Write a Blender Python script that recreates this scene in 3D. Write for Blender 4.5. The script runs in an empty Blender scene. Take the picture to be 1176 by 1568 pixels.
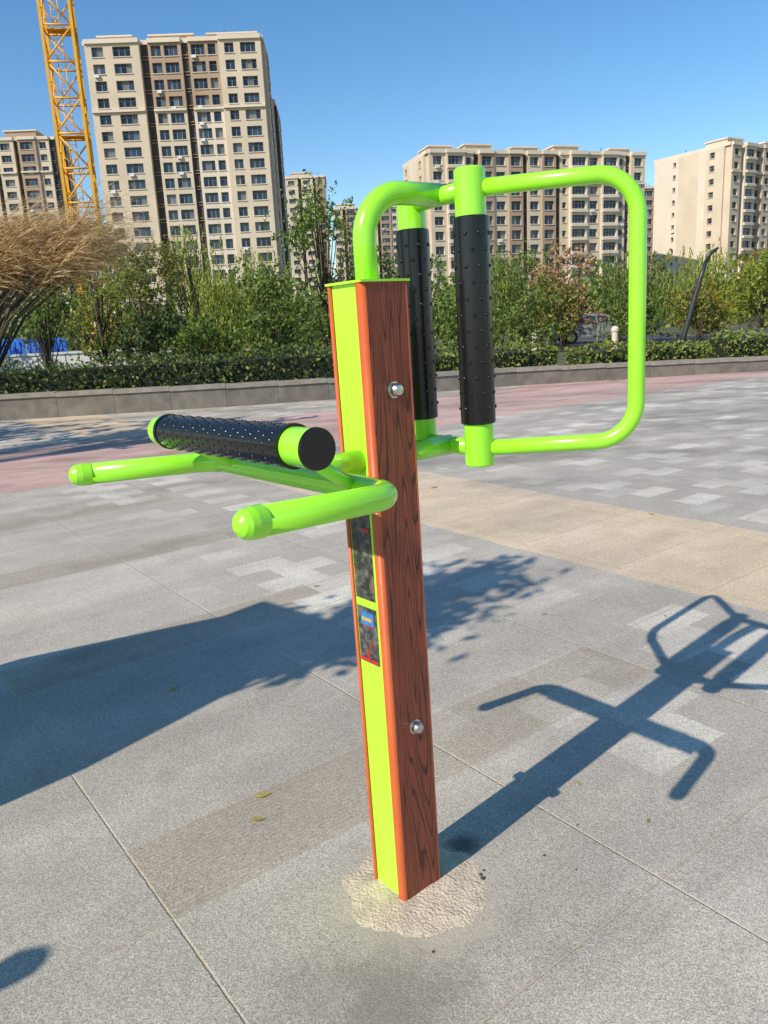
import bpy, math, random
import numpy as np
import mathutils
from mathutils import Vector, Matrix
random.seed(7); RNG=np.random.default_rng(7)
sc=bpy.context.scene
R=math.radians
# ---------------------------------------------------------------- helpers
def new_mat(name):
    m=bpy.data.materials.new(name); m.use_nodes=True
    nt=m.node_tree; b=nt.nodes['Principled BSDF']; return m,nt,b
def N(nt,t,**k):
    n=nt.nodes.new(t)
    for a,v in k.items(): setattr(n,a,v)
    return n
def put(nt,sock,v):
    if isinstance(v,bpy.types.NodeSocket): nt.links.new(v,sock)
    else: sock.default_value=v
def M(nt,op,a,b=None,c=None):
    n=N(nt,'ShaderNodeMath',operation=op)
    put(nt,n.inputs[0],a)
    if b is not None: put(nt,n.inputs[1],b)
    if c is not None: put(nt,n.inputs[2],c)
    return n.outputs[0]
def MIX(nt,f,a,b,bt='MIX'):
    n=N(nt,'ShaderNodeMix',data_type='RGBA',blend_type=bt)
    put(nt,n.inputs[0],f)
    for s,v in ((6,a),(7,b)):
        if isinstance(v,(tuple,list)): n.inputs[s].default_value=(v[0],v[1],v[2],1)
        else: nt.links.new(v,n.inputs[s])
    return n.outputs[2]
def NOISE(nt,vec,scale,detail=4,rough=.55,dist=0):
    n=N(nt,'ShaderNodeTexNoise'); nt.links.new(vec,n.inputs['Vector'])
    n.inputs['Scale'].default_value=scale; n.inputs['Detail'].default_value=detail
    n.inputs['Roughness'].default_value=rough; n.inputs['Distortion'].default_value=dist
    return n.outputs['Fac']
def MR(nt,v,a,b,c,d):
    n=N(nt,'ShaderNodeMapRange'); put(nt,n.inputs[0],v)
    for i,x in enumerate((a,b,c,d)): n.inputs[i+1].default_value=x
    return n.outputs[0]
def simple(name,col,rough=.6,var=.15,scale=8,metal=0,bump=0,coat=0,bscale=None):
    m,nt,b=new_mat(name)
    tc=N(nt,'ShaderNodeTexCoord').outputs['Object']
    f=NOISE(nt,tc,scale)
    k=MR(nt,f,.3,.7,1-var,1+var)
    cm=N(nt,'ShaderNodeVectorMath',operation='SCALE'); cm.inputs[0].default_value=col; nt.links.new(k,cm.inputs['Scale'])
    nt.links.new(cm.outputs[0],b.inputs['Base Color'])
    b.inputs['Roughness'].default_value=rough; b.inputs['Metallic'].default_value=metal
    if coat:
        b.inputs['Coat Weight'].default_value=coat; b.inputs['Coat Roughness'].default_value=.12
    if bump:
        bn=N(nt,'ShaderNodeBump'); bn.inputs['Strength'].default_value=bump; bn.inputs['Distance'].default_value=.01
        nt.links.new(NOISE(nt,tc,bscale or scale*6),bn.inputs['Height']); nt.links.new(bn.outputs[0],b.inputs['Normal'])
    return m
def leafmat(name,c1,c2,c3=None,trans=.25):
    m,nt,b=new_mat(name)
    g=N(nt,'ShaderNodeNewGeometry'); r=g.outputs['Random Per Island']
    cr=N(nt,'ShaderNodeValToRGB'); nt.links.new(r,cr.inputs[0])
    cr.color_ramp.elements[0].color=(*c1,1); cr.color_ramp.elements[1].color=(*c2,1)
    if c3:
        cr.color_ramp.elements[1].position=.75
        e=cr.color_ramp.elements.new(1); e.color=(*c3,1)
    b.inputs['Roughness'].default_value=.6
    nt.links.new(cr.outputs[0],b.inputs['Base Color'])
    tr=N(nt,'ShaderNodeBsdfTranslucent'); nt.links.new(cr.outputs[0],tr.inputs[0])
    mx=N(nt,'ShaderNodeMixShader'); mx.inputs[0].default_value=trans
    nt.links.new(b.outputs[0],mx.inputs[1]); nt.links.new(tr.outputs[0],mx.inputs[2])
    nt.links.new(mx.outputs[0],nt.nodes['Material Output'].inputs[0])
    return m
class MB:
    def __init__(s): s.v=[];s.f=[];s.m=[];s.sm=[]
    def quad(s,a,b,c,d,m=0,smooth=False):
        i=len(s.v); s.v+=[tuple(a),tuple(b),tuple(c),tuple(d)]; s.f.append((i,i+1,i+2,i+3)); s.m.append(m); s.sm.append(smooth)
    def poly(s,pts,m=0):
        i=len(s.v); s.v+=[tuple(p) for p in pts]; s.f.append(tuple(range(i,i+len(pts)))); s.m.append(m); s.sm.append(False)
    def box(s,o,u,v,w,m=0):
        o=Vector(o);u=Vector(u);v=Vector(v);w=Vector(w)
        p=[o,o+u,o+u+v,o+v,o+w,o+u+w,o+u+v+w,o+v+w]; i=len(s.v); s.v+=[tuple(q) for q in p]
        for f in ((0,3,2,1),(4,5,6,7),(0,1,5,4),(1,2,6,5),(2,3,7,6),(3,0,4,7)):
            s.f.append(tuple(i+k for k in f)); s.m.append(m); s.sm.append(False)
    def abox(s,x0,x1,y0,y1,z0,z1,m=0): s.box((x0,y0,z0),(x1-x0,0,0),(0,y1-y0,0),(0,0,z1-z0),m)
    def tube(s,path,rad,seg=16,m=0,cap=True,smooth=True):
        P=[Vector(p) for p in path]; n=len(P)
        if not hasattr(rad,'__len__'): rad=[rad]*n
        t=[(P[min(i+1,n-1)]-P[max(i-1,0)]).normalized() for i in range(n)]
        a=Vector((0,0,1)) if abs(t[0].z)<.9 else Vector((1,0,0))
        x=(a-t[0]*a.dot(t[0])).normalized(); base=len(s.v)
        for i in range(n):
            x=(x-t[i]*x.dot(t[i])).normalized(); y=t[i].cross(x)
            for k in range(seg):
                th=2*math.pi*k/seg; s.v.append(tuple(P[i]+(x*math.cos(th)+y*math.sin(th))*rad[i]))
        for i in range(n-1):
            for k in range(seg):
                k2=(k+1)%seg; s.f.append((base+i*seg+k,base+i*seg+k2,base+(i+1)*seg+k2,base+(i+1)*seg+k)); s.m.append(m); s.sm.append(smooth)
        if cap:
            s.f.append(tuple(base+k for k in range(seg-1,-1,-1))); s.m.append(m); s.sm.append(False)
            s.f.append(tuple(base+(n-1)*seg+k for k in range(seg))); s.m.append(m); s.sm.append(False)
    def lathe(s,o,ax,prof,seg=32,m=0):
        o=Vector(o);ax=Vector(ax).normalized()
        for (a0,r0),(a1,r1) in zip(prof[:-1],prof[1:]):
            if abs(a0-a1)<1e-9 and abs(r0-r1)<1e-9: continue
            x=(Vector((0,0,1)) if abs(ax.z)<.9 else Vector((1,0,0))).cross(ax).normalized(); y=ax.cross(x); b=len(s.v)
            for (a,r) in ((a0,r0),(a1,r1)):
                for k in range(seg):
                    th=2*math.pi*k/seg; s.v.append(tuple(o+ax*a+(x*math.cos(th)+y*math.sin(th))*max(r,1e-5)))
            for k in range(seg):
                k2=(k+1)%seg; s.f.append((b+k,b+k2,b+seg+k2,b+seg+k)); s.m.append(m); s.sm.append(True)
    def quads_np(s,V,m=0):
        i=len(s.v); n=len(V)//4; s.v+=[tuple(p) for p in V.tolist()]
        s.f+=[(i+4*k,i+4*k+1,i+4*k+2,i+4*k+3) for k in range(n)]; s.m+=[m]*n; s.sm+=[False]*n
    def obj(s,name,mats,parent=None,merge=False):
        me=bpy.data.meshes.new(name); me.from_pydata(s.v,[],s.f)
        for mt in mats: me.materials.append(mt)
        me.polygons.foreach_set('material_index',s.m); me.polygons.foreach_set('use_smooth',s.sm); me.update()
        if merge:
            import bmesh
            bm=bmesh.new(); bm.from_mesh(me); bmesh.ops.remove_doubles(bm,verts=bm.verts,dist=1e-5)
            bm.normal_update(); bmesh.ops.recalc_face_normals(bm,faces=bm.faces); bm.to_mesh(me); bm.free()
        o=bpy.data.objects.new(name,me); sc.collection.objects.link(o)
        if parent: o.parent=parent
        return o
def empty(name,loc=(0,0,0),rz=0):
    e=bpy.data.objects.new(name,None); e.location=loc; e.rotation_euler=(0,0,rz); sc.collection.objects.link(e); return e
def fillet(P,r,n=8):
    P=[Vector(p) for p in P]; out=[P[0]]
    if not hasattr(r,'__len__'): r=[r]*(len(P)-2)
    for i in range(1,len(P)-1):
        a=(P[i-1]-P[i]).normalized(); b=(P[i+1]-P[i]).normalized(); ang=a.angle(b)
        rr=r[i-1]; d=rr/math.tan(ang/2); c=P[i]+(a+b).normalized()*(rr/math.sin(ang/2))
        s0=P[i]+a*d-c; s1=P[i]+b*d-c; tot=s0.angle(s1)
        for k in range(n+1):
            t=k/n; w0=math.sin((1-t)*tot)/math.sin(tot); w1=math.sin(t*tot)/math.sin(tot)
            out.append(c+s0*w0+s1*w1)
    out.append(P[-1]); return out
def leaves(C,size,aspect=.55,hang=0.,var=.4):
    C=np.asarray(C); n=len(C)
    d=RNG.normal(size=(n,3)); d[:,2]-=hang*3; d/=np.linalg.norm(d,axis=1)[:,None]
    e=RNG.normal(size=(n,3)); e-=d*(e*d).sum(1)[:,None]; e/=np.linalg.norm(e,axis=1)[:,None]
    s=size*(1+var*RNG.uniform(-1,1,size=(n,1)))
    a=d*s; b=e*s*aspect
    V=np.stack([C-a,C+b*.9-a*.1,C+a,C-b*.9-a*.1],1).reshape(-1,3); return V

# ---------------------------------------------------------------- camera / light
H=1.4; f=1178.; p=R(13.55); r=R(3.0)
F=Vector((0,math.cos(p),-math.sin(p))); U=Vector((0,math.sin(p),math.cos(p))); X=Vector((1,0,0))
Rc=X*math.cos(r)-U*math.sin(r); Uc=X*math.sin(r)+U*math.cos(r)
cam=bpy.data.cameras.new('camera'); co=bpy.data.objects.new('camera',cam); sc.collection.objects.link(co)
co.matrix_world=Matrix(((Rc.x,Uc.x,-F.x,0),(Rc.y,Uc.y,-F.y,0),(Rc.z,Uc.z,-F.z,H),(0,0,0,1)))
cam.sensor_fit='VERTICAL'; cam.sensor_height=24; cam.lens=24*f/1568; cam.clip_end=3000; cam.clip_start=.05
sc.camera=co
el=R(39); d2=Vector((.731,.682,0)).normalized()
tosun=Vector((-d2.x*math.cos(el),-d2.y*math.cos(el),math.sin(el)))
sl=bpy.data.lights.new('sun','SUN'); sl.energy=5.0; sl.angle=R(.5); sl.color=(1,.92,.77)
so=bpy.data.objects.new('sun',sl); sc.collection.objects.link(so); so.rotation_euler=tosun.to_track_quat('Z','Y').to_euler(); so.location=(-20,-20,30)
w=bpy.data.worlds.new("World"); sc.world=w; w.use_nodes=True
sky=w.node_tree.nodes.new('ShaderNodeTexSky'); sky.sky_type='NISHITA'; sky.sun_disc=False
sky.sun_elevation=el; sky.sun_rotation=R(227); sky.air_density=1.0; sky.dust_density=.15; sky.ozone_density=1.4
hs=w.node_tree.nodes.new('ShaderNodeHueSaturation'); hs.inputs['Saturation'].default_value=1.3; hs.inputs['Value'].default_value=1.08
bg=w.node_tree.nodes['Background']; w.node_tree.links.new(sky.outputs[0],hs.inputs['Color']); w.node_tree.links.new(hs.outputs[0],bg.inputs[0]); bg.inputs[1].default_value=.15
sc.view_settings.view_transform='Standard'; sc.view_settings.look='None'; sc.view_settings.exposure=0

# ---------------------------------------------------------------- materials
m_green=simple('lime_paint',(.33,.84,.03),.25,.03,3,coat=.6)
m_green2=simple('lime_panel_paint',(.46,.90,.04),.35,.04,3,coat=.3)
m_black=simple('black_rubber',(.006,.006,.008),.24,.1,20)
m_steel=simple('stainless_bolt',(.6,.58,.55),.28,.1,30,metal=1)
m_orange=simple('orange_brown_paint',(.55,.11,.026),.42,.08,20,coat=.2)
m_concrete=simple('sandy_cement',(.60,.50,.375),.95,.2,22,bump=1,bscale=120)
def wood():
    m,nt,b=new_mat('wood_grain_paint')
    tc=N(nt,'ShaderNodeTexCoord').outputs['Object']
    mp=N(nt,'ShaderNodeMapping'); nt.links.new(tc,mp.inputs[0]); mp.inputs['Scale'].default_value=(16,16,.9); mp.inputs['Location'].default_value=(3,5,1)
    n1=NOISE(nt,mp.outputs[0],1.0,1,.3)
    mpw=N(nt,'ShaderNodeMapping'); nt.links.new(tc,mpw.inputs[0]); mpw.inputs['Scale'].default_value=(80,80,45)
    wob=M(nt,'MULTIPLY',NOISE(nt,mpw.outputs[0],1,2),1.5)
    s=M(nt,'SINE',M(nt,'ADD',M(nt,'MULTIPLY',n1,155),wob))
    mp2=N(nt,'ShaderNodeMapping'); nt.links.new(tc,mp2.inputs[0]); mp2.inputs['Scale'].default_value=(420,420,10)
    n2=NOISE(nt,mp2.outputs[0],1,3)
    lines=MR(nt,s,.45,.98,0,.95)
    fine=MR(nt,n2,.48,.66,0,.7)
    k=M(nt,'MAXIMUM',lines,fine)
    c=MIX(nt,k,(.33,.068,.027),(.065,.018,.011))
    nt.links.new(c,b.inputs['Base Color']); b.inputs['Roughness'].default_value=.5
    bn=N(nt,'ShaderNodeBump'); bn.inputs['Strength'].default_value=.4; bn.inputs['Distance'].default_value=.001; bn.invert=True
    nt.links.new(k,bn.inputs['Height']); nt.links.new(bn.outputs[0],b.inputs['Normal'])
    return m
m_wood=wood()
def sticker(name,base,seed):
    m,nt,b=new_mat(name)
    tc=N(nt,'ShaderNodeTexCoord').outputs['Object']
    mp=N(nt,'ShaderNodeMapping'); nt.links.new(tc,mp.inputs[0]); mp.inputs['Location'].default_value=(seed,seed,seed)
    v=N(nt,'ShaderNodeTexVoronoi'); nt.links.new(mp.outputs[0],v.inputs['Vector']); v.inputs['Scale'].default_value=42
    n=NOISE(nt,mp.outputs[0],45,6,.7)
    k=MR(nt,n,.45,.7,0,1)
    c=MIX(nt,k,base,(.26,.24,.2))
    hsv=MIX(nt,.22,c,v.outputs['Color'],'MULTIPLY')
    r2=MR(nt,NOISE(nt,mp.outputs[0],22,2),.60,.66,0,.8)
    c2=MIX(nt,r2,hsv,(.30,.04,.03))
    nt.links.new(c2,b.inputs['Base Color']); b.inputs['Roughness'].default_value=.4
    return m
m_st1=sticker('instruction_print',(.03,.035,.03),1.3); m_st2=sticker('instruction_print_b',(.04,.05,.06),7.7)
m_blue=simple('blue_label',(.05,.2,.5),.4,.3,60); m_red=simple('red_label',(.5,.03,.03),.4,.2,60); m_lbl=simple('label_yellow',(.55,.42,.10),.4,.4,90)

def paving():
    m,nt,b=new_mat('granite_paving')
    tc=N(nt,'ShaderNodeTexCoord').outputs['Object']
    mp=N(nt,'ShaderNodeMapping'); nt.links.new(tc,mp.inputs[0]); mp.inputs['Rotation'].default_value=(0,0,R(-37))
    sp=N(nt,'ShaderNodeSeparateXYZ'); nt.links.new(mp.outputs[0],sp.inputs[0]); c1,c2=sp.outputs[0],sp.outputs[1]
    q=M(nt,'MULTIPLY',M(nt,'FRACT',M(nt,'DIVIDE',M(nt,'SUBTRACT',c2,1.64-16),1.6)),1.6)
    inr=M(nt,'MULTIPLY',M(nt,'GREATER_THAN',c1,.517),M(nt,'LESS_THAN',c1,2.54))
    strip=M(nt,'MULTIPLY',M(nt,'LESS_THAN',q,.33),inr)
    ds=[M(nt,'ABSOLUTE',M(nt,'SUBTRACT',q,v)) for v in (0,.33,.90,1.6)]
    dm=M(nt,'MINIMUM',M(nt,'MINIMUM',ds[0],ds[1]),M(nt,'MINIMUM',ds[2],ds[3]))
    k=M(nt,'MULTIPLY',M(nt,'FRACT',M(nt,'DIVIDE',M(nt,'SUBTRACT',c1,.517-20.2),1.01)),1.01)
    dk=M(nt,'MINIMUM',k,M(nt,'SUBTRACT',1.01,k))
    wv_=M(nt,'MULTIPLY',M(nt,'SUBTRACT',NOISE(nt,tc,40,4,.7),.5),.007)
    dall=M(nt,'ADD',M(nt,'MINIMUM',dm,dk),wv_)
    grout=MR(nt,dall,.0014,.0042,1,0)
    cv=N(nt,'ShaderNodeCombineXYZ')
    put(nt,cv.inputs[0],M(nt,'FLOOR',M(nt,'DIVIDE',M(nt,'SUBTRACT',c1,.517-20.2),1.01)))
    put(nt,cv.inputs[1],M(nt,'FLOOR',M(nt,'DIVIDE',M(nt,'SUBTRACT',c2,1.64-16),.8)))
    wn=N(nt,'ShaderNodeTexWhiteNoise',noise_dimensions='2D'); nt.links.new(cv.outputs[0],wn.inputs['Vector'])
    slab=MR(nt,wn.outputs['Value'],0,1,.93,1.06)
    row=M(nt,'FLOOR',M(nt,'DIVIDE',M(nt,'ADD',c2,30),.2))
    xx=M(nt,'ADD',M(nt,'DIVIDE',M(nt,'ADD',c1,30),.38),M(nt,'MULTIPLY',M(nt,'FRACT',M(nt,'MULTIPLY',row,.5)),1.0))
    fx_=M(nt,'FLOOR',xx)
    cv2=N(nt,'ShaderNodeCombineXYZ'); put(nt,cv2.inputs[0],fx_); put(nt,cv2.inputs[1],row)
    wn2=N(nt,'ShaderNodeTexWhiteNoise',noise_dimensions='2D'); nt.links.new(cv2.outputs[0],wn2.inputs['Vector'])
    par=M(nt,'LESS_THAN',M(nt,'FRACT',M(nt,'MULTIPLY',M(nt,'ADD',fx_,row),.5)),.25)
    far=MR(nt,c1,1.3,2.1,0,1)
    pat=M(nt,'MULTIPLY',M(nt,'MULTIPLY',MR(nt,wn2.outputs['Value'],.2,.8,0,1),par),far)
    base=MIX(nt,strip,(.475,.425,.360),(.435,.375,.300))
    base=MIX(nt,M(nt,'MULTIPLY',pat,MR(nt,NOISE(nt,tc,.9,2),.36,.56,.15,.95)),base,(.68,.62,.53))
    tan=M(nt,'MULTIPLY',M(nt,'GREATER_THAN',c1,3.45),M(nt,'LESS_THAN',c1,4.75))
    big=NOISE(nt,tc,.6,4)
    tan2=M(nt,'MULTIPLY',tan,MR(nt,big,.3,.6,.6,.95))
    base=MIX(nt,tan2,base,(.68,.53,.36))
    pink=M(nt,'MULTIPLY',M(nt,'GREATER_THAN',c2,8.1),M(nt,'LESS_THAN',c2,11.4))
    base=MIX(nt,M(nt,'MULTIPLY',pink,.85),base,(.58,.37,.32))
    sc1=N(nt,'ShaderNodeVectorMath',operation='SCALE'); nt.links.new(base,sc1.inputs[0])
    sp1=M(nt,'MULTIPLY',MR(nt,NOISE(nt,tc,230,2,.7),.36,.64,.62,1.38),MR(nt,NOISE(nt,tc,90,3,.7),.35,.65,.84,1.16))
    sp2=MR(nt,NOISE(nt,tc,3.2,6,.65),.3,.72,.88,1.08)
    st=MR(nt,NOISE(nt,tc,1.1,5,.6),.60,.75,1,.80)
    sp3=MR(nt,NOISE(nt,tc,9,6,.7,.5),.62,.72,1,.83)
    ms=N(nt,'ShaderNodeMapping'); nt.links.new(mp.outputs[0],ms.inputs[0]); ms.inputs['Scale'].default_value=(.25,1.6,1)
    sp4=MR(nt,NOISE(nt,ms.outputs[0],1.1,4),.42,.62,.86,1.05)
    ms2=N(nt,'ShaderNodeMapping'); nt.links.new(tc,ms2.inputs[0]); ms2.inputs['Scale'].default_value=(.22,.9,1); ms2.inputs['Rotation'].default_value=(0,0,R(12))
    farm=MR(nt,M(nt,'ADD',c1,c2),8,11,0,1)
    sp5=M(nt,'SUBTRACT',1,M(nt,'MULTIPLY',farm,MR(nt,NOISE(nt,ms2.outputs[0],1.4,5,.6),.50,.60,0,.26)))
    tot=M(nt,'MULTIPLY',M(nt,'MULTIPLY',M(nt,'MULTIPLY',sp1,sp2),M(nt,'MULTIPLY',sp4,sp5)),M(nt,'MULTIPLY',M(nt,'MULTIPLY',st,slab),sp3))
    nt.links.new(tot,sc1.inputs['Scale'])
    def blot(cur,cx,cy,nsc,namp,r0,r1,amt,col):
        dv=N(nt,'ShaderNodeVectorMath',operation='DISTANCE'); nt.links.new(tc,dv.inputs[0]); dv.inputs[1].default_value=(cx,cy,0)
        k_=MR(nt,M(nt,'ADD',dv.outputs['Value'],M(nt,'MULTIPLY',M(nt,'SUBTRACT',NOISE(nt,tc,nsc,5,.65),.5),namp)),r0,r1,amt,0)
        return MIX(nt,k_,cur,col)
    sand=blot(sc1.outputs[0],.03,1.66,14,.22,.15,.25,.6,(.50,.43,.33))
    sand=blot(sand,-.05,1.34,9,.35,.05,.24,.6,(.19,.165,.13))
    sand=blot(sand,.17,1.84,30,.06,.02,.06,.8,(.06,.055,.05))
    sand=blot(sand,-.75,2.25,22,.12,.0,.06,.35,(.2,.18,.15))
    sand=blot(sand,.35,1.45,22,.12,.0,.05,.35,(.2,.18,.15))
    col=MIX(nt,M(nt,'MULTIPLY',grout,.65),sand,(.54,.42,.29))
    nt.links.new(col,b.inputs['Base Color']); b.inputs['Roughness'].default_value=.8; b.inputs['Specular IOR Level'].default_value=.3
    gr=M(nt,'MULTIPLY',M(nt,'SINE',M(nt,'MULTIPLY',c2,2*math.pi/.0165)),strip)
    hgt=M(nt,'ADD',M(nt,'MULTIPLY',gr,.4),M(nt,'ADD',NOISE(nt,tc,130,4,.7),M(nt,'MULTIPLY',grout,-1.2)))
    bn=N(nt,'ShaderNodeBump'); bn.inputs['Strength'].default_value=.7; bn.inputs['Distance'].default_value=.004
    nt.links.new(hgt,bn.inputs['Height']); nt.links.new(bn.outputs[0],b.inputs['Normal'])
    return m
m_pave=paving()
m_soil=simple('soil_grass',(.09,.09,.04),.95,.4,3,bump=.6)
m_asph=simple('asphalt',(.055,.055,.058),.9,.2,20)
m_kerb=simple('kerb_granite',(.175,.155,.13),.85,.28,4,bump=.5,bscale=90)
m_cop=simple('kerb_coping',(.28,.25,.21),.85,.2,7,bump=.4,bscale=90)
m_bark=simple('bark',(.10,.075,.055),.95,.3,30,bump=.6)
m_white=simple('white_paint',(.7,.7,.68),.5,.08,3)
m_dark=simple('dark_metal',(.03,.03,.035),.4,.1,10)
m_yel=simple('crane_yellow',(.85,.42,.02),.5,.1,2)

# ---------------------------------------------------------------- ground
g=MB(); g.quad((-900,-300,0),(900,-300,0),(900,1500,0),(-900,1500,0)); g.obj('ground',[m_soil])
g=MB(); g.quad((-40,-20,.004),(45,-20,.004),(45,17.2,.004),(-40,17.2,.004)); g.obj('plaza_paving',[m_pave])
g=MB(); g.quad((-90,38,.012),(110,38,.012),(110,52,.012),(-90,52,.012))
road=g.obj('road',[m_asph])
g=MB()
for i in range(-14,18): g.quad((i*6,44.9,.016),(i*6+3,44.9,.016),(i*6+3,45.05,.016),(i*6,45.05,.016))
g.obj('road_markings',[m_white])

# planter kerb
KL=[(-24,13.4),(-14,14.1),(-7.3,14.95),(-3,15.4),(0,16.0),(3,16.8),(6,17.1),(10,17.35),(16,17.7),(30,18.5)]
def kh(x): return .43-.011*max(-8,min(12,x+2))
def densify(P,st):
    out=[]
    for a,b in zip(P[:-1],P[1:]):
        L=math.dist(a,b); n=max(1,int(L/st))
        for i in range(n): out.append((a[0]+(b[0]-a[0])*i/n,a[1]+(b[1]-a[1])*i/n))
    return out+[P[-1]]
kb=MB(); D=densify(KL,1.0)
for a,b in zip(D[:-1],D[1:]):
    t=Vector((b[0]-a[0],b[1]-a[1],0)); L=t.length; t/=L; nn=Vector((-t.y,t.x,0)); A=Vector((a[0],a[1],0))+t*.003; h=kh(a[0])
    kb.box(A,t*(L-.006),nn*.22,(0,0,h-.08),0)
    kb.box(A-nn*.03+Vector((0,0,h-.077)),t*(L-.006),nn*.33,(0,0,.08),1)
kb.obj('planter_kerb_wall',[m_kerb,m_cop])
pb=MB()
for a,b in zip(KL[:-1],KL[1:]):
    pb.quad((a[0],a[1]+.2,.27),(b[0],b[1]+.2,.27),(b[0],26,.27),(a[0],26,.27))
pb.quad((-24,26,.27),(30,26,.27),(30,26,0),(-24,26,0))
pb.obj('planting_bed',[m_soil])

# hedge
m_hedge=leafmat('hedge_leaf',(.03,.06,.012),(.09,.14,.025),(.34,.31,.05),.2)
m_hedge2=leafmat('hedge_leaf_light',(.07,.11,.015),(.20,.25,.035),(.42,.36,.08),.2)
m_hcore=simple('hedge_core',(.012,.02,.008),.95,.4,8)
def hedge(name,x0,x1,top,depth=1.1,setb=.45,seed=0,mt=None):
    hb=MB(); pts=[]
    Dn=[q for q in densify(KL,.5) if x0<=q[0]<=x1]
    for a,b in zip(Dn[:-1],Dn[1:]):
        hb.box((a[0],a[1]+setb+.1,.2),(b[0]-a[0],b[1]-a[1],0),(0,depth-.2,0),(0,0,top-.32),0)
        L=math.dist(a,b); n=int(L*480)
        for _ in range(n):
            t=random.random(); c=random.random()
            tt=top+.06*math.sin(a[0]*2.1+seed)+.04*math.sin(a[0]*5.3)
            if c<.5: y=setb+random.gauss(0,.05); z=random.uniform(.25,tt)
            else: y=random.uniform(setb,setb+depth); z=tt+random.gauss(-.03,.05)
            pts.append((a[0]+(b[0]-a[0])*t,a[1]+(b[1]-a[1])*t+y,z))
    for (ex,ey) in (Dn[0],Dn[-1]):
        for _ in range(260): pts.append((ex+random.gauss(0,.04),ey+random.uniform(setb,setb+depth),random.uniform(.25,top)))
    hb.quads_np(leaves(pts,.042,.6),1)
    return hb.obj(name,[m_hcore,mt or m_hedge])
hedge('clipped_hedge',-22,.5,1.0,1.4,.35)
hedge('clipped_hedge',1.0,4.1,.80,1.2,.4,2,m_hedge2)
hedge('clipped_hedge',4.3,7.6,.70,1.2,.4,3,m_hedge2)
hedge('clipped_hedge',7.9,29,.80,1.3,.4,4,m_hedge2)

# ---------------------------------------------------------------- trees
LM={
 'g':leafmat('leaf_green',(.07,.115,.02),(.19,.28,.045),(.34,.37,.08),.35),
 'y':leafmat('leaf_yellowgreen',(.18,.24,.03),(.36,.42,.055),(.52,.48,.09),.4),
 'o':leafmat('leaf_golden',(.22,.20,.03),(.42,.36,.05),(.52,.36,.07),.4),
 'b':leafmat('leaf_olive_brown',(.12,.13,.025),(.27,.27,.05),(.43,.32,.08),.3),
 'r':leafmat('leaf_russet',(.28,.16,.07),(.52,.31,.16),(.60,.44,.24),.3),
 'd':leafmat('leaf_dark',(.03,.05,.015),(.07,.11,.025),(.12,.16,.03),.2),
}
def tree(x,y,h,cr,kind,style='round',n=3200,name='tree',stems=1,ls=.055,zlow=None,nc=None):
    tb=MB(); rg=random.Random(int(x*131+y*17))
    clumps=[]; zc0=h*(zlow if zlow else (.18 if style=='poplar' else .28))
    nc=nc or (40 if style=='poplar' else 38)
    for i in range(nc):
        t=rg.random(); z=zc0+(h-zc0)*t
        if style=='poplar': rr=cr*(math.sin(math.pi*min(1,(t*.85+.12)))**.8)
        elif style=='bush': rr=cr*(1-.55*t)
        else: rr=cr*math.sqrt(max(.03,1-((t-.42)/.62)**2))
        a=rg.random()*6.283; q=math.sqrt(rg.random())*rr
        clumps.append(Vector((math.cos(a)*q,math.sin(a)*q,z)))
    for sidx in range(stems):
        a=rg.random()*6.28; off=Vector((math.cos(a),math.sin(a),0))*(.12 if stems>1 else 0)
        lean=Vector((rg.uniform(-.12,.12),rg.uniform(-.12,.12),0))*(3 if stems>1 else 1)
        path=[off+Vector((0,0,-.05))]
        for k in range(1,6): path.append(off+lean*(k/5)*h*.3+Vector((rg.uniform(-.03,.03),rg.uniform(-.03,.03),h*.85*k/5)))
        tr=.020*h**.9/(1 if stems==1 else 1.6)
        tb.tube(path,[tr*(1-.16*k) for k in range(6)],8,0)
        for c in clumps[sidx::stems]:
            k=min(4,max(1,int((c.z/h)*4.2)-1)); s=path[k]; mid=(s+c)/2+Vector((0,0,-.08*h*.3))
            tb.tube([s,mid,c],[tr*.4,tr*.25,tr*.08],5,0)
    pts=[]; per=n//nc
    for c in clumps:
        sr=cr*rg.uniform(.16,.32); m=int(per*rg.uniform(.5,1.5))
        if style=='willow':
            ns=max(4,m//14)
            for _ in range(ns):
                s=c+Vector((rg.gauss(0,sr),rg.gauss(0,sr),rg.gauss(0,sr*.6))); L=rg.uniform(.35,.3*h+.3)
                for k in range(14): pts.append((s.x+rg.gauss(0,.02),s.y+rg.gauss(0,.02),max(.5,s.z-L*k/14+rg.gauss(0,.02))))
        else:
            # leaves follow short upright twigs so the outline is feathery
            tw=max(3,m//12)
            for _ in range(tw):
                s=c+Vector((rg.gauss(0,sr),rg.gauss(0,sr),rg.gauss(0,sr*.7))); dv=Vector((rg.gauss(0,.45),rg.gauss(0,.45),rg.uniform(.1,1.1))).normalized()*rg.uniform(.15,.55)*(h/4)**.5
                for k in range(12): pts.append((s.x+dv.x*k/12+rg.gauss(0,.035),s.y+dv.y*k/12+rg.gauss(0,.035),s.z+dv.z*k/12+rg.gauss(0,.035)))
    pts=[q for q in pts if q[2]>.15]
    tb.quads_np(leaves(pts,ls,.38 if style=='willow' else .6,1.2 if style=='willow' else 0),1)
    o=tb.obj(name,[m_bark,LM[kind]]); o.location=(x,y,0); return o
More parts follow.
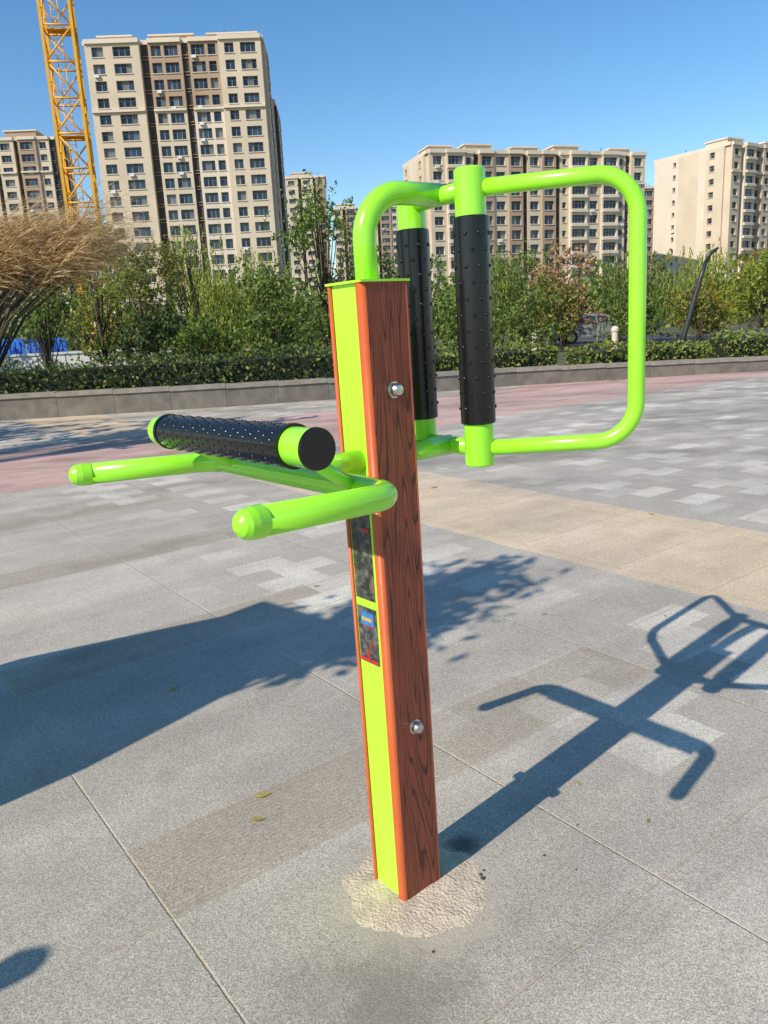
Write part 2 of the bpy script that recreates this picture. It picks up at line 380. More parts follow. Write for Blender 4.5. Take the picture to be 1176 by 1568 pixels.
T=[(-9.1,22,3.2,.8,'g','round',2400),(-8.2,24,4.5,1.1,'y','poplar',3000),(-7.2,26,3.9,1.6,'b','round',5000),
(-6.1,27,4.9,1.3,'y','willow',7000),(-4.6,24,3.4,1.0,'y','willow',5200),(-2.6,21,2.8,1.3,'g','bush',5600),
(-1.7,27,5.8,1.3,'g','poplar',6200),(-4.3,30,4.4,1.5,'y','willow',5200),(-.2,29,3.8,1.3,'g','round',3200),(1.6,28,3.7,1.3,'g','round',3200),
(4.2,33,3.9,1.4,'y','willow',4800),(5.8,36,4.3,1.5,'g','willow',5000),(8.2,34,3.9,1.6,'r','round',5400),(7.0,31,2.7,1.2,'b','bush',3000),(10.9,34,3.8,1.5,'g','willow',6500),
(7.4,39,4.2,1.7,'g','round',4000),(12.9,38,3.9,1.5,'b','round',4200),(14.9,36,4.0,1.6,'y','willow',6200),(15.3,31,3.1,1.3,'y','round',4000),(17.6,34,4.0,1.6,'o','round',4000),
(14.0,33,2.2,1.1,'o','bush',2200),(10.0,30,1.8,1.0,'g','bush',2200),(-6.0,21.5,1.8,1.1,'d','bush',3400),(-4.4,20,1.6,.9,'g','bush',2600),(-14.5,27,4.2,1.4,'y','round',2600),
(20.5,36,4,1.6,'g','round',2400),(2.6,24,2.3,1.2,'g','bush',3400),(5.2,27,2.1,1.1,'g','bush',2800),(-10.6,29,3.6,1.4,'b','round',3000),(12.3,30,1.9,1.0,'b','bush',2200),(-9.5,30,4.2,1.3,'y','round',3000)]
for t in T: tree(*t[:5],style=t[5],n=t[6],stems=(3 if t[4] in 'bro' else 1),ls=.058 if t[1]<30 else .072,zlow=.5 if t[0] in(-9.1,-14.5,-10.6) else None)
# trees outside the frame whose shadows fall on the plaza
for t in [(-9.8,9.3,4.6,1.5,'g','round',1500),(-13.5,8.2,5,1.7,'y','round',1500),(-7.3,8.4,4.9,.9,'g','round',1000),(-6.3,8.2,5.3,.8,'g','round',700),(-13,11.5,4.6,1.5,'g','round',1300)]: tree(*t[:5],style=t[5],n=t[6],ls=.08,zlow=.6)
tree(-2.66,1.13,3.5,.19,'g','round',3000,ls=.045,name='shadow_sapling',zlow=.66,nc=34)  # unseen, added beside the board; crown shaped to cast the feathery shadow tip
# distant tree belt
db=MB(); pts=[]
for i in range(260):
    x=random.uniform(-75,95); y=random.uniform(70,110); hh=random.uniform(3,6.5)*(y/85); rr=random.uniform(2,3.5)
    k=60; P=RNG.normal(size=(k,3))*np.array([rr*.5,rr*.5,hh*.28])+np.array([x,y,hh*.5]); P[:,2]=np.clip(P[:,2],0,hh*1.15); pts+=P.tolist()
db.quads_np(leaves(pts,.42,.7),0); db.obj('distant_trees',[LM['g']])

# golden feathery shrub at the left
m_gold=leafmat('dry_golden_twig',(.40,.23,.08),(.70,.50,.24),(.80,.66,.40),.3)
gs=MB(); root=Vector((-8.4,16.4,.3)); V=[]
for i in range(84):
    tx_=random.uniform(-10.2,-5.5)
    top=Vector((tx_,16.4+random.uniform(-.5,.9),random.uniform(3.0,3.85)+.06*(tx_+8)))
    mid=root.lerp(top,.5)+Vector((-.35,0,.15))
    gs.tube([root+Vector((random.gauss(0,.08),random.gauss(0,.08),0)),mid,top],[.035,.020,.007],5,0)
    for k in range(44):
        s=mid.lerp(top,random.uniform(.5,1.0))
        dr=Vector((random.uniform(.3,1.0),random.uniform(-.35,.35),random.uniform(0,.55))).normalized()
        LL=random.uniform(.4,1.7); prev=s; sag=random.uniform(.1,.32)
        for j in range(1,8):
            tt=j/7; q=s+dr*LL*tt+Vector((0,random.gauss(0,.012),-sag*tt*tt*LL+random.gauss(0,.012)))
            wd=Vector((random.gauss(0,1),random.gauss(0,1),random.gauss(0,1))).cross(q-prev).normalized()*(.010*(1.15-tt))
            V+= [tuple(prev-wd),tuple(q-wd*.8),tuple(q+wd*.8),tuple(prev+wd)]
            if j>2:
                for _ in range(3):
                    e=q+Vector((random.uniform(-.02,.13),random.gauss(0,.05),random.gauss(-.01,.06))); w2=wd*.8
                    V+=[tuple(q-w2),tuple(e-w2*.5),tuple(e+w2*.5),tuple(q+w2)]
            prev=q
gs.quads_np(np.array(V),1); gs.obj('golden_tamarisk_shrub',[m_bark,m_gold])

# ---------------------------------------------------------------- buildings
m_wall=simple('beige_stone_cladding',(.62,.51,.38),.85,.07,.25)
m_wall2=simple('brown_stone_cladding',(.40,.28,.19),.85,.1,.25)
m_wallp=simple('pale_cladding',(.68,.58,.46),.85,.06,.2)
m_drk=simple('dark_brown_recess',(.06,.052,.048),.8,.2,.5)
m_frame=simple('window_frame',(.42,.39,.35),.5,.05,1)
def glass():
    m,nt,b=new_mat('window_glass')
    g=N(nt,'ShaderNodeNewGeometry'); cr=N(nt,'ShaderNodeValToRGB'); nt.links.new(g.outputs['Random Per Island'],cr.inputs[0])
    e=cr.color_ramp; e.elements[0].color=(.010,.013,.018,1); e.elements[1].color=(.035,.065,.10,1); e.elements[1].position=.8
    x=e.elements.new(.95); x.color=(.20,.20,.18,1)
    nt.links.new(cr.outputs[0],b.inputs['Base Color']); b.inputs['Roughness'].default_value=.12; b.inputs['Specular IOR Level'].default_value=.5
    return m
m_glass=glass()
BM=[m_wall,m_wall2,m_glass,m_frame,m_drk,m_wallp,m_white]
def facade(mb,P0,ang,segs,z0,nfl,fh,basedep,rg,ac=.25):
    u=Vector((math.cos(ang),math.sin(ang),0)); n=Vector((math.sin(ang),-math.cos(ang),0)); P0=Vector(P0)
    def P(s,d,z): return P0+u*s+n*d+Vector((0,0,z))
    s=0
    for seg in segs:
        wd,off,matf,wins,zl,zh=seg[:6]; kind=seg[6] if len(seg)>6 else ''
        for fl in range(nfl):
            z=z0+fl*fh; m=matf(fl,nfl) if callable(matf) else matf
            c=s
            for (a,b2) in wins:
                mb.quad(P(c,off,z),P(s+a,off,z),P(s+a,off,z+fh),P(c,off,z+fh),m)
                g0,g1=s+a,s+b2; dg=off-.5
                mb.quad(P(g0,off,z),P(g1,off,z),P(g1,off,z+zl),P(g0,off,z+zl),m)
                mb.quad(P(g0,off,z+zh),P(g1,off,z+zh),P(g1,off,z+fh),P(g0,off,z+fh),m)
                mb.quad(P(g0,off,z+zl),P(g1,off,z+zl),P(g1,dg,z+zl),P(g0,dg,z+zl),m)
                mb.quad(P(g0,dg,z+zh),P(g1,dg,z+zh),P(g1,off,z+zh),P(g0,off,z+zh),m)
                mb.quad(P(g0,off,z+zl),P(g0,dg,z+zl),P(g0,dg,z+zh),P(g0,off,z+zh),m)
                mb.quad(P(g1,dg,z+zl),P(g1,off,z+zl),P(g1,off,z+zh),P(g1,dg,z+zh),m)
                k=max(1,round((g1-g0)/.95)); st=(g1-g0)/k
                for q in range(k): mb.quad(P(g0+q*st,dg,z+zl),P(g0+q*st+st,dg,z+zl),P(g0+q*st+st,dg,z+zh),P(g0+q*st,dg,z+zh),2)
                for q in range(k+1):
                    xx=min(max(g0+q*st-.03,g0+.004),g1-.064); mb.box(P(xx,dg+.01,z+zl+.004),u*.06,n*.06,(0,0,zh-zl-.008),3)
                mb.box(P(g0+.09,dg+.015,z+zl+(zh-zl)*.68),u*(g1-g0-.18),n*.04,(0,0,.05),3)
                mb.box(P(g0-.12,off+.003,z+zl-.16),u*(g1-g0+.24),n*.14,(0,0,.12),5)
                if kind=='bal' : mb.box(P(g0-.3,off+.003,z+.02),u*(g1-g0+.6),n*.55,(0,0,zl-.25 if zl>.6 else .18),5)
                if rg.random()<ac and kind!='bal': mb.box(P(g0+rg.uniform(0,.6),off+.01,z+.08),u*.85,n*.42,(0,0,.5),6)
                c=g1
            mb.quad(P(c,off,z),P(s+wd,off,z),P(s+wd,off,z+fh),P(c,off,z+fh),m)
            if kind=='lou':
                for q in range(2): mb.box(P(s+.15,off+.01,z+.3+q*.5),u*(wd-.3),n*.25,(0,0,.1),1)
        z1=z0+nfl*fh; m=matf(0,nfl) if callable(matf) else matf
        if off>basedep:
            mb.quad(P(s,off,z0),P(s,off,z1),P(s,basedep,z1),P(s,basedep,z0),m)
            mb.quad(P(s+wd,off,z0),P(s+wd,basedep,z0),P(s+wd,basedep,z1),P(s+wd,off,z1),m)
            mb.quad(P(s,off,z1),P(s+wd,off,z1),P(s+wd,basedep,z1),P(s,basedep,z1),m)
        s+=wd
def building(name,P0,ang,D,H,nfl,front,right=None,left=None,bands=(),wm=0,seed=1,pent=(),ac=.10):
    rg=random.Random(seed); mb=MB(); u=Vector((math.cos(ang),math.sin(ang),0)); n=Vector((math.sin(ang),-math.cos(ang),0)); P0=Vector((P0[0],P0[1],0))
    W=sum(s[0] for s in front); fh=H/nfl
    mb.box(P0-n*1.2,u*W,-n*(D-1.2),(0,0,H),wm)
    facade(mb,P0,ang,front,0,nfl,fh,-1.2,rg,ac)
    if right: facade(mb,P0+u*W-n*1.6,ang+math.pi/2,right,0,nfl,fh,0,rg,ac)
    if left: facade(mb,P0-n*(D-.4),ang-math.pi/2,left,0,nfl,fh,0,rg,ac)
    for (z,hh,pr) in list(bands)+[(H+.004,.75,.35)]:
        s=0
        for sg in front:
            if z>H: mb.box(P0+u*s-n*1.2+Vector((0,0,z)),u*sg[0],n*(sg[1]+1.2+pr),(0,0,hh),5)
            elif sg[1]>-.3: mb.box(P0+u*(s+.01)+n*(sg[1]+.004)+Vector((0,0,z)),u*(sg[0]-.02),n*pr,(0,0,hh),5)
            s+=sg[0]
        if z<=H: continue
        mb.box(P0+u*(W+.003)-n*(D)+Vector((0,0,z)),u*.45,n*(D+.3),(0,0,hh),5)
        mb.box(P0-u*.453-n*(D)+Vector((0,0,z)),u*.45,n*(D+.3),(0,0,hh),5)
        mb.box(P0-n*(D)+Vector((0,0,z)),u*W,n*.4,(0,0,hh),5)
    for (a,b2,dd,hh,mm) in pent:
        mb.box(P0+u*a-n*dd+Vector((0,0,H-.1)),u*(b2-a),-n*6,(0,0,hh),mm)
        mb.box(P0+u*(a-.3)-n*(dd-.3)+Vector((0,0,H-.1+hh+.003)),u*(b2-a+.6),-n*6.6,(0,0,.3),5)
    for k in range(5):
        q=P0+u*rg.uniform(2,W-2)-n*rg.uniform(3,D-2)+Vector((0,0,H)); mb.box(q,u*.12,n*.12,(0,0,rg.uniform(2,3.5)),4)
    return mb.obj(name,BM)
up=lambda fl,n: 1 if fl>=n-4 else 0
up2=lambda fl,n: 1 if (fl>=n-4) else 5
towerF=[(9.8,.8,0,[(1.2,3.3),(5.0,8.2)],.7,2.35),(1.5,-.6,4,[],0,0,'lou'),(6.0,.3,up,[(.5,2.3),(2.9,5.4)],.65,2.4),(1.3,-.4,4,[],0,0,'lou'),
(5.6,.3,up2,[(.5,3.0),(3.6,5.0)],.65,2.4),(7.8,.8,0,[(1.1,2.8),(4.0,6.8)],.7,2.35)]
sideT=[(3.4,.55,0,[(1.0,2.2)],.9,2.2),(3.0,.55,4,[(.6,2.3)],.5,2.4),(3.0,.55,0,[(.9,2.1)],.9,2.2)]
building('apartment_tower',(-50.2,157.6),R(2.5),11,54.0,19,towerF,right=sideT,bands=[(8.6,.35,.35),(42.5,.4,.4)],seed=3,
   pent=[(2,8,2,2.0,0),(22,31,3,2.2,1),(11,19,4,2.6,0)])
building('apartment_tower',(-38.6,172),R(2.5),13,46.8,16,[(20.3,.3,0,[(2,4),(8,10)],.9,2.3)],right=[(4,.55,4,[(1,2.6)],.6,2.4),(4,.55,0,[(1,2.6)],.9,2.3),(3,.55,4,[(.6,2.2)],.6,2.4)],seed=5)
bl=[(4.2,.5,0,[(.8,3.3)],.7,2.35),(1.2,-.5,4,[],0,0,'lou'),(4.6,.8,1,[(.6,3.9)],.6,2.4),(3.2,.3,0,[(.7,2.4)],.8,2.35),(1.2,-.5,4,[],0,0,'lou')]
building('apartment_building',(-124,216),R(3),14,53,18,bl*3,bands=[(45,.4,.5)],seed=8,right=sideT,pent=[(30,38,3,3,1)])
building('apartment_building',(-29.5,300),R(2),14,55,18,[(4.5,.6,0,[(1,3.3)],.8,2.3),(1.2,-.5,4,[],0,0),(4.2,.6,0,[(.8,3.2)],.8,2.3),(1.,-.5,4,[],0,0),(3.4,.5,1,[(.8,2.4)],.8,2.3)],seed=9,pent=[(2,9,3,2.4,0)])
building('apartment_building',(-15,345),R(2),14,50,17,bl*3,seed=10,pent=[(2,9,3,2.4,0)])
br=[(3.6,.5,0,[(.8,2.8)],.75,2.4),(4.2,.9,5,[(.4,3.8)],.75,2.45,'bal'),(2.2,.1,0,[(.6,1.6)],1.0,2.2),(1.2,-.5,4,[],0,0,'lou'),(3.3,.6,1,[(.5,2.8)],.6,2.4),(3.4,.3,0,[(.6,2.7)],.75,2.4)]
building('apartment_block',(12.9,170.6),R(16.5),15,35.4,12,br+[(3.3,.6,1,[(.5,2.8)],.6,2.4),(1.2,-.5,4,[],0,0,'lou')]+br[::-1]+br[1:4]+br[:1],left=[(4,.55,0,[(1.2,2.4)],.9,2.2),(5,.55,5,[],0,0),(4.2,.55,0,[(1.2,2.4)],.9,2.2)],
   right=[(13,.55,5,[],0,0)],bands=[(29.4,.35,.4),(5.8,.4,.4)],seed=11,pent=[(1,6,2,1.8,0),(9,15,2,2.2,0),(20,26,2,1.8,0),(30,36,2,2.2,0),(44,49,2,1.8,0)])
building('apartment_block',(87.2,198),R(31),22,39.2,13,[(3.6,.6,0,[(.9,2.7)],.85,2.3),(1.2,-.5,4,[],0,0,'lou'),(4.2,.9,5,[(.5,3.7)],.75,2.4,'bal'),(3.4,.3,1,[(.7,2.6)],.85,2.3)]*4,
   left=[(5,.55,5,[],0,0),(2.4,.55,5,[(.8,1.6)],1.0,2.0),(6,.55,0,[],0,0),(2,.55,5,[],0,0),(5,.55,0,[(1,2.4)],.9,2.2)],bands=[(33.2,.4,.4)],seed=13,pent=[(3,9,3,2.4,0),(18,26,3,2.4,0)],wm=5)
building('apartment_block',(92,290),R(10),14,44,14,bl*2,seed=15)
building('apartment_block',(150,230),R(20),14,40,13,bl*3,seed=16)

# ---------------------------------------------------------------- tower crane
cr=MB(); hw=.82; tx,ty=-17.3,50; sec=1.9; nsec=19
for sx in (-1,1):
    for sy in (-1,1): cr.abox(sx*hw-.08,sx*hw+.08,sy*hw-.08,sy*hw+.08,0,nsec*sec,0)
for i in range(nsec):
    z=i*sec
    cs=[(-hw,-hw),(hw,-hw),(hw,hw),(-hw,hw)]
    for k in range(4):
        a=cs[k]; b2=cs[(k+1)%4]
        cr.tube([(a[0],a[1],z),(b2[0],b2[1],z)],.055,6,0)
        cr.tube([(a[0],a[1],z),(b2[0],b2[1],z+sec)] if i%2 else [(b2[0],b2[1],z),(a[0],a[1],z+sec)],.05,6,0)
        cr.tube([((a[0]+b2[0])/2,(a[1]+b2[1])/2,z),(a[0],a[1],z+sec/2)],.03,5,0)
    cr.tube([(-.35,.3,z),(-.35,.3,z+sec)],.03,5,0); cr.tube([(.05,.3,z),(.05,.3,z+sec)],.03,5,0)
    for j in range(5): cr.tube([(-.35,.3,z+j*.38),(.05,.3,z+j*.38)],.018,5,0)
    if i%3==1: cr.abox(-.7,.7,-.1,.7,z+.02,z+.06,0)
zt=nsec*sec
cr.abox(-1.2,1.2,-1.2,1.2,zt,zt+1.4,0); cr.abox(1.25,2.6,-1,.4,zt+.2,zt+2.2,1)
for i in range(22):
    x0=-10+i*2
    for yy in (-.6,.6): cr.tube([(x0,yy,zt+1.5),(x0+2,yy,zt+1.5)],.06,5,0); cr.tube([(x0,yy,zt+1.5),(x0+1,0,zt+2.6),(x0+2,yy,zt+1.5)],.04,5,0)
    cr.tube([(x0,0,zt+2.6),(x0+2,0,zt+2.6)],.06,5,0)
cr.abox(-10,-7.5,-.9,.9,zt-.2,zt+1.6,2)
cr.tube([(0,0,zt+1.4),(0,0,zt+6)],.2,6,0); cr.tube([(0,0,zt+6),(24,0,zt+2.6)],.04,5,0); cr.tube([(0,0,zt+6),(-9,0,zt+2.6)],.04,5,0)
o=cr.obj('tower_crane',[m_yel,m_white,m_kerb]); o.location=(tx,ty,0); o.rotation_euler=(0,0,R(12))

# ---------------------------------------------------------------- street furniture / cars
def car(x,y,rz,mt):
    root=empty('parked_car',(x,y,.012),rz)
    prof=[(-2.2,.35),(-2.2,.75),(-2.05,.92),(-1.55,.98),(-1.0,1.38),(-.6,1.47),(.35,1.46),(.75,1.32),(1.2,.98),(2.0,.85),(2.2,.65),(2.2,.35)]
    cb=MB()
    def wy(z): return .86 if z<1.0 else .86-(z-1.0)*.45
    for (a,b2) in zip(prof,prof[1:]+prof[:1]): cb.quad((a[0],-wy(a[1]),a[1]),(b2[0],-wy(b2[1]),b2[1]),(b2[0],wy(b2[1]),b2[1]),(a[0],wy(a[1]),a[1]),0)
    for sy in (-1,1):
        low=[(q[0],sy*wy(q[1]),q[1]) for q in prof if q[1]<1.0]; cb.poly(low,0)
        upn=[(q[0],sy*wy(q[1]),q[1]) for q in prof if q[1]>.95]; cb.poly(upn,0)
    cb.obj('body',[mt],root)
    gb=MB()
    for sy in (-1,1):
        gb.poly([(-1.25,sy*.872,1.02),(-.92,sy*.72,1.33),(-.1,sy*.70,1.38),(-.1,sy*.872,1.02)]); gb.poly([(0,sy*.872,1.02),(0,sy*.70,1.38),(.42,sy*.70,1.36),(.95,sy*.872,1.02)])
    gb.quad((.80,-.66,1.31),(1.16,-.78,1.03),(1.16,.78,1.03),(.80,.66,1.31)); gb.quad((-1.06,-.66,1.35),(-1.5,-.78,1.04),(-1.5,.78,1.04),(-1.06,.66,1.35))
    gb.obj('windows',[m_glass],root)
    wb=MB()
    for sx in (-1.35,1.35):
        for sy in (-1,1): wb.tube([(sx,sy*.68,.33),(sx,sy*.89,.33)],.33,20,0); wb.tube([(sx,sy*.88,.33),(sx,sy*.90,.33)],.2,14,1)
    wb.obj('wheels',[m_black,m_steel],root)
cb3=simple('car_silver',(.25,.26,.28),.3,.03,2,coat=.6)
for c in [(11.5,41.5,0,cb3)]: car(*c)
bw_=MB()
for i in range(10): bw_.abox(-17+i*1.0+.01,-17+i*1.0+.97,28.0,28.18,0,1.02,0); bw_.abox(-17+i*1.0-.03,-17+i*1.0+1.0-.033,27.95,28.23,1.023,1.1,0)
bw_.obj('low_boundary_wall',[simple('pale_render',(.55,.55,.55),.8,.1,2)])
bf=MB(); m_bf=simple('blue_hoarding',(.03,.16,.62),.5,.15,3)
for i in range(5):
    x0=-19.2+i*1.55; bf.abox(x0+.02,x0+1.5,29.5,29.54,.15,1.60+.06*(i%2),0)
    for q in range(7): bf.abox(x0+.1+q*.2,x0+.14+q*.2,29.47,29.499,.2,1.55,0)
    bf.abox(x0-.03,x0+.02,29.5,29.56,0,1.7,1)
bf.obj('blue_hoarding_fence',[m_bf,m_steel])
for (x,y) in [(-8.9,26.5),(-4.3,26.5),(6.1,30),(9.0,29.5)]:
    q=MB(); q.lathe((0,0,0),(0,0,1),[(0,.16),(.12,.16),(.12,.12),(.75,.12),(.78,.15),(.88,.15),(.96,.08),(.98,0)],16)
    o=q.obj('stone_bollard',[m_wallp]); o.location=(x,y,0)
lp=MB(); lp.tube([(0,0,0),(.10,0,.5),(.62,0,2.5),(.80,0,3.1)],[.12,.10,.08,.06],10,0); lp.tube([(.78,0,3.0),(.9,0,3.3),(1.2,0,3.5)],[.06,.08,.04],8,0); lp.abox(-.18,.18,-.18,.18,0,.1,0)
o=lp.obj('street_lamp',[m_dark]); o.location=(11.1,28.5,0)
# unseen board added outside the frame, outline shaped to cast the big shadow
a0=-.593; wv=Vector((-d2.y,d2.x,0))
def bp(b,z,e=0): q=d2*(a0+e)+wv*b; return (q.x,q.y,z)
outl=[(2.40,.45),(2.42,1.1),(2.58,1.93),(2.66,2.25),(3.31,2.2),(3.29,1.99),(3.57,1.25),(3.6,.45)]
sg=MB(); sg.poly([bp(b,z) for b,z in outl]); sg.poly([bp(b,z,.06) for b,z in outl][::-1])
for (q0,q1) in zip(outl,outl[1:]+outl[:1]): sg.quad(bp(*q0),bp(*q0,.06),bp(*q1,.06),bp(*q1))
for b in (2.6,3.4): sg.tube([bp(b,0,.03),bp(b,.5,.03)],.04,10)
sg.obj('shadow_board',[m_green])
ep=MB(); ep.tube([(0,0,0),(0,0,1.45)],.03,12); ep.lathe((0,0,1.42),(0,0,1),[(0,.03),(.03,.045),(.07,.05),(.10,.03),(.12,0)],14)
o=ep.obj('shadow_post',[m_green]); o.location=(-2.24,.246,.004)  # unseen pole with knob, added to cast the small shadow at lower left

# ---------------------------------------------------------------- THE FITNESS MACHINE
root=empty('outdoor_massage_fitness_machine',(.012,1.715,.004),R(39))
root.rotation_mode='QUATERNION'
root.rotation_quaternion=(mathutils.Quaternion((0,1,0),R(-.85)) @ mathutils.Quaternion((0,0,1),R(39)))
HT=1.49
post=MB(); post.abox(-.058,.060,-.032,.050,-.01,HT-.002,0)
post.obj('post_core',[m_green2],root)
def panel(name,y0,y1):
    b=MB(); rr=.011 if y1-y0>.02 else .005; pts=[]
    for (cx,cy,a0_) in ((.065-rr,y0+rr,-90),(.065-rr,y1-rr,0),(-.065+rr,y1-rr,90),(-.065+rr,y0+rr,180)):
        for k in range(7):
            a=R(a0_+90*k/6); pts.append((cx+rr*math.cos(a),cy+rr*math.sin(a)))
    n=len(pts)
    for i in range(n):
        p0,p1=pts[i],pts[(i+1)%n]; flat=abs(p0[0]-p1[0])>.03
        i0=len(b.v); b.v+=[(p0[0],p0[1],-.01),(p1[0],p1[1],-.01),(p1[0],p1[1],HT-.004),(p0[0],p0[1],HT-.004)]
        b.f.append((i0,i0+1,i0+2,i0+3)); b.m.append(1 if flat else 0); b.sm.append(not flat)
    b.poly([(q[0],q[1],HT-.004) for q in pts],0)
    return b.obj(name,[m_orange,m_wood],root,merge=True)
panel('wood_panel_right',-.0605,-.0325); panel('wood_panel_left',.0505,.0605)
c=MB(); c.abox(-.067,.067,-.0625,.0625,HT-.0035,HT+.0015,0); c.obj('top_cap',[m_green2],root)
bt=MB()
for z in (1.262,.462):
    bt.lathe((.004,-.0605,z),(0,-1,0),[(0,.018),(.003,.018),(.003,.0145),(.014,.0145),(.020,.011),(.022,.0)],20)
    bt.lathe((.004,.0605,z),(0,1,0),[(0,.018),(.003,.018),(.003,.0145),(.014,.0145),(.020,.011),(.022,.0)],20)
bt.obj('bolts',[m_steel],root)
st=MB()
fx=-.0585
def stick(z0,z1,m,y0=-.024,y1=.046,d=.0): st.box((fx-d,y0,z0),(-.0015,0,0),(0,y1-y0,0),(0,0,z1-z0),m)
stick(.785,1.00,0); stick(.625,.765,1); stick(.722,.754,2,-.016,.032,.002); stick(.733,.741,4,-.010,.026,.004); stick(.628,.636,3,-.022,.044,.002); stick(.95,.958,3,-.02,.005,.002)
st.obj('instruction_labels',[m_st1,m_st2,m_blue,m_red,m_lbl],root)
hb=MB(); rt=.0235
zc=1.11
path=fillet([(-.545,-.385,1.135),(-.235,-.335,zc),(-.235,.335,zc),(-.528,.382,1.122)],[.07,.07],10)
hb.tube(path,rt,24)
for s in (-1,1):
    o_=Vector((-.545,-.385,1.135)) if s<0 else Vector((-.528,.382,1.122)); ax=Vector((-.305,s*.055,.02)).normalized()
    hb.lathe(o_-ax*.012,ax,[(0,.0235),(0,.0250),(.020,.0250),(.032,.0225),(.040,.017),(.045,.009),(.046,0)],24)
hb.tube([(-.05,0,zc),(-.235,0,zc)],.026,20)
hb.tube(fillet([(-.235,-.22,zc),(-.30,-.235,1.15),(-.375,-.235,1.205)],.04,5),.013,12)
hb.tube(fillet([(-.235,.22,zc),(-.30,.245,1.15),(-.375,.275,1.200)],.04,5),.013,12)
hb.obj('front_handlebar',[m_green],root)
def nubs(mb,o,ax,L0,L1,R0,nr,na,m,nr_=.0042,hgt=.003):
    o=Vector(o);ax=Vector(ax).normalized(); x=(Vector((0,0,1)) if abs(ax.z)<.9 else Vector((1,0,0))).cross(ax).normalized(); y=ax.cross(x)
    for i in range(na):
        for k in range(nr):
            th=2*math.pi*(k+.5*(i%2))/nr; rd=x*math.cos(th)+y*math.sin(th)
            mb.lathe(o+ax*(L0+(L1-L0)*(i+.5)/na)+rd*(R0-.0008),rd,[(0,nr_),(hgt*.55,nr_*.85),(hgt*.88,nr_*.5),(hgt,0.0003)],10,m)
fr=MB(); o_=(-.372,-.308,1.209); ax=Vector((0,.62,-.006)).normalized(); RR=.0365
fr.lathe(o_,ax,[(0,0),(0,.0350),(.004,.0362),(.006,.0362)],32,1)
fr.lathe(o_,ax,[(.006,.0340),(.07,.0340)],32,0)
fr.lathe(o_,ax,[(.068,0.03),(.068,RR+.003),(.080,RR+.003),(.080,RR),(.560,RR),(.560,RR+.002),(.570,RR+.002),(.570,.03)],36,1)
fr.lathe(o_,ax,[(.570,.032),(.612,.032),(.622,.028),(.626,0)],32,0)
nubs(fr,o_,ax,.085,.555,RR,16,21,1,.0036,.0026)
fr.obj('waist_roller',[m_green,m_black],root)
bu=MB(); da=R(-4)
def L(a,b,z): return (a*math.cos(da)-b*math.sin(da),a*math.sin(da)+b*math.cos(da),z)
zt_,zb_=1.668,1.11; A=.21; B=.103
bu.tube(fillet([(0,0,HT-.05),(0,0,1.672),L(A,0,1.672)],[.10],12),.025,24)
bu.tube([L(A,-B,zt_),L(A,B,zt_)],.020,20)
bu.tube([L(.03,0,zb_),L(A,0,zb_)],.024,20); bu.tube([L(A,-B,zb_),L(A,B,zb_)],.020,20)
for s in (-1,1):
    bu.tube(fillet([L(A,s*B,zt_),L(.43,s*.365,zt_+.0),L(.43,s*.365,zb_+.01),L(A,s*B,zb_)],[.085,.085],12),.018,20)
    o2=L(A,s*B,0)
    bu.lathe(o2,(0,0,1),[(1.612,0),(1.612,.0335),(1.705,.0335),(1.709,.030),(1.710,0)],32)
    bu.lathe(o2,(0,0,1),[(1.071,0),(1.071,.0315),(1.074,.0335),(1.167,.0335),(1.167,0)],32)
bu.obj('back_frame_loops',[m_green],root)
for s in (-1,1):
    rb=MB(); o2=L(A,s*B,1.167); RB=.0395
    rb.lathe(o2,(0,0,1),[(.001,0),(.001,RB-.002),(.003,RB),(.442,RB),(.444,RB-.002),(.444,0)],36,0)
    nubs(rb,o2,(0,0,1),.02,.425,RB,8,12,0,.0048,.0042)
    rb.obj('back_roller',[m_black],root)

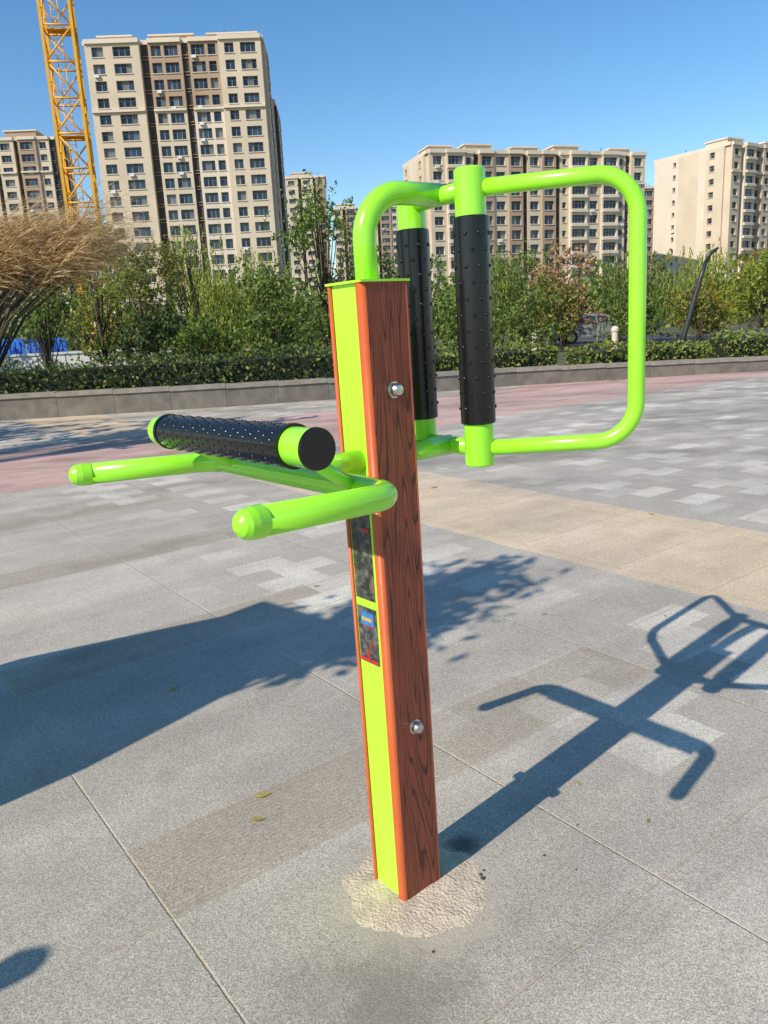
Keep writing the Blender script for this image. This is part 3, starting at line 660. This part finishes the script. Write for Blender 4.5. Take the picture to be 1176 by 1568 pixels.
# cement pad
pd=MB(); nr_,na_=9,64; rr0=.160
def pz(x,y,t):
    nz=mathutils.noise.noise(Vector((x*22,y*22,3)))
    return .0045+ max(0,(1-t**2))*.007+nz*.003*(1-t*.6)
P=[]
for i in range(nr_+1):
    t=i/nr_
    for k in range(na_):
        a=2*math.pi*k/na_; jag=1+.16*mathutils.noise.noise(Vector((math.cos(a)*2.3,math.sin(a)*2.3,1.1)))+.06*mathutils.noise.noise(Vector((math.cos(a)*9,math.sin(a)*9,5)))
        x=math.cos(a)*rr0*jag*t*1.14; y=math.sin(a)*rr0*jag*t; P.append((x,y,max(.0052,pz(x,y,t)) if t<1 else .0042))
pd.v=P
for i in range(nr_):
    for k in range(na_):
        k2=(k+1)%na_; pd.f.append((i*na_+k,(i+1)*na_+k,(i+1)*na_+k2,i*na_+k2)); pd.m.append(0); pd.sm.append(True)
for _ in range(70):
    a=random.random()*6.28; q=rr0*random.uniform(.75,1.25); s=random.uniform(.001,.003)
    pd.lathe((math.cos(a)*q,math.sin(a)*q,.005),(random.gauss(0,.2),random.gauss(0,.2),1),[(0,s),(s*.6,s*.8),(s,0.0003)],6,0)
o=pd.obj('cement_footing',[m_concrete]); o.location=(.033,1.683,0)
rb=MB()
for (x,y,s) in [(.205,1.705,.007),(.202,1.72,.005),(.212,1.735,.004),(.06,1.475,.004),(.45,1.72,.003),(.5,1.9,.003),(.38,1.78,.004)]:
    rb.lathe((x,y,.004),(random.gauss(0,.3),random.gauss(0,.3),1),[(0,s),(s*.4,s*.9),(s*.8,s*.3),(s*.85,0.0003)],7)
rb.obj('rubble',[simple('dark_rubble',(.05,.045,.04),.95,.3,40)])
lf=MB()
for (x,y,s,a) in [(-.42,2.12,.028,.4),(-.42,2.0,.024,.1),(-.9,2.9,.025,1),(.55,2.1,.014,2),(.7,1.9,.012,1),(.75,3.5,.02,.5),(1.3,3.4,.015,1.5),(-.4,4.1,.02,.3),(1.2,2.2,.012,.2),(.45,6.6,.04,.5),(-.6,5.6,.03,1.1),(1.9,5.3,.03,2)]:
    ca,sa=math.cos(a),math.sin(a); P=[]
    for (u_,v_,z_) in [(-1,0,.002),(-.4,.38,.012),(.3,.36,.012),(1,0,.004),(.3,-.36,.010),(-.4,-.38,.010)]: P.append((x+s*(u_*ca-v_*sa),y+s*(u_*sa+v_*ca),.006+z_*s*30*.3))
    lf.poly(P)
lf.obj('fallen_leaves',[leafmat('dry_leaf',(.35,.25,.06),(.5,.42,.1),(.3,.16,.06))])
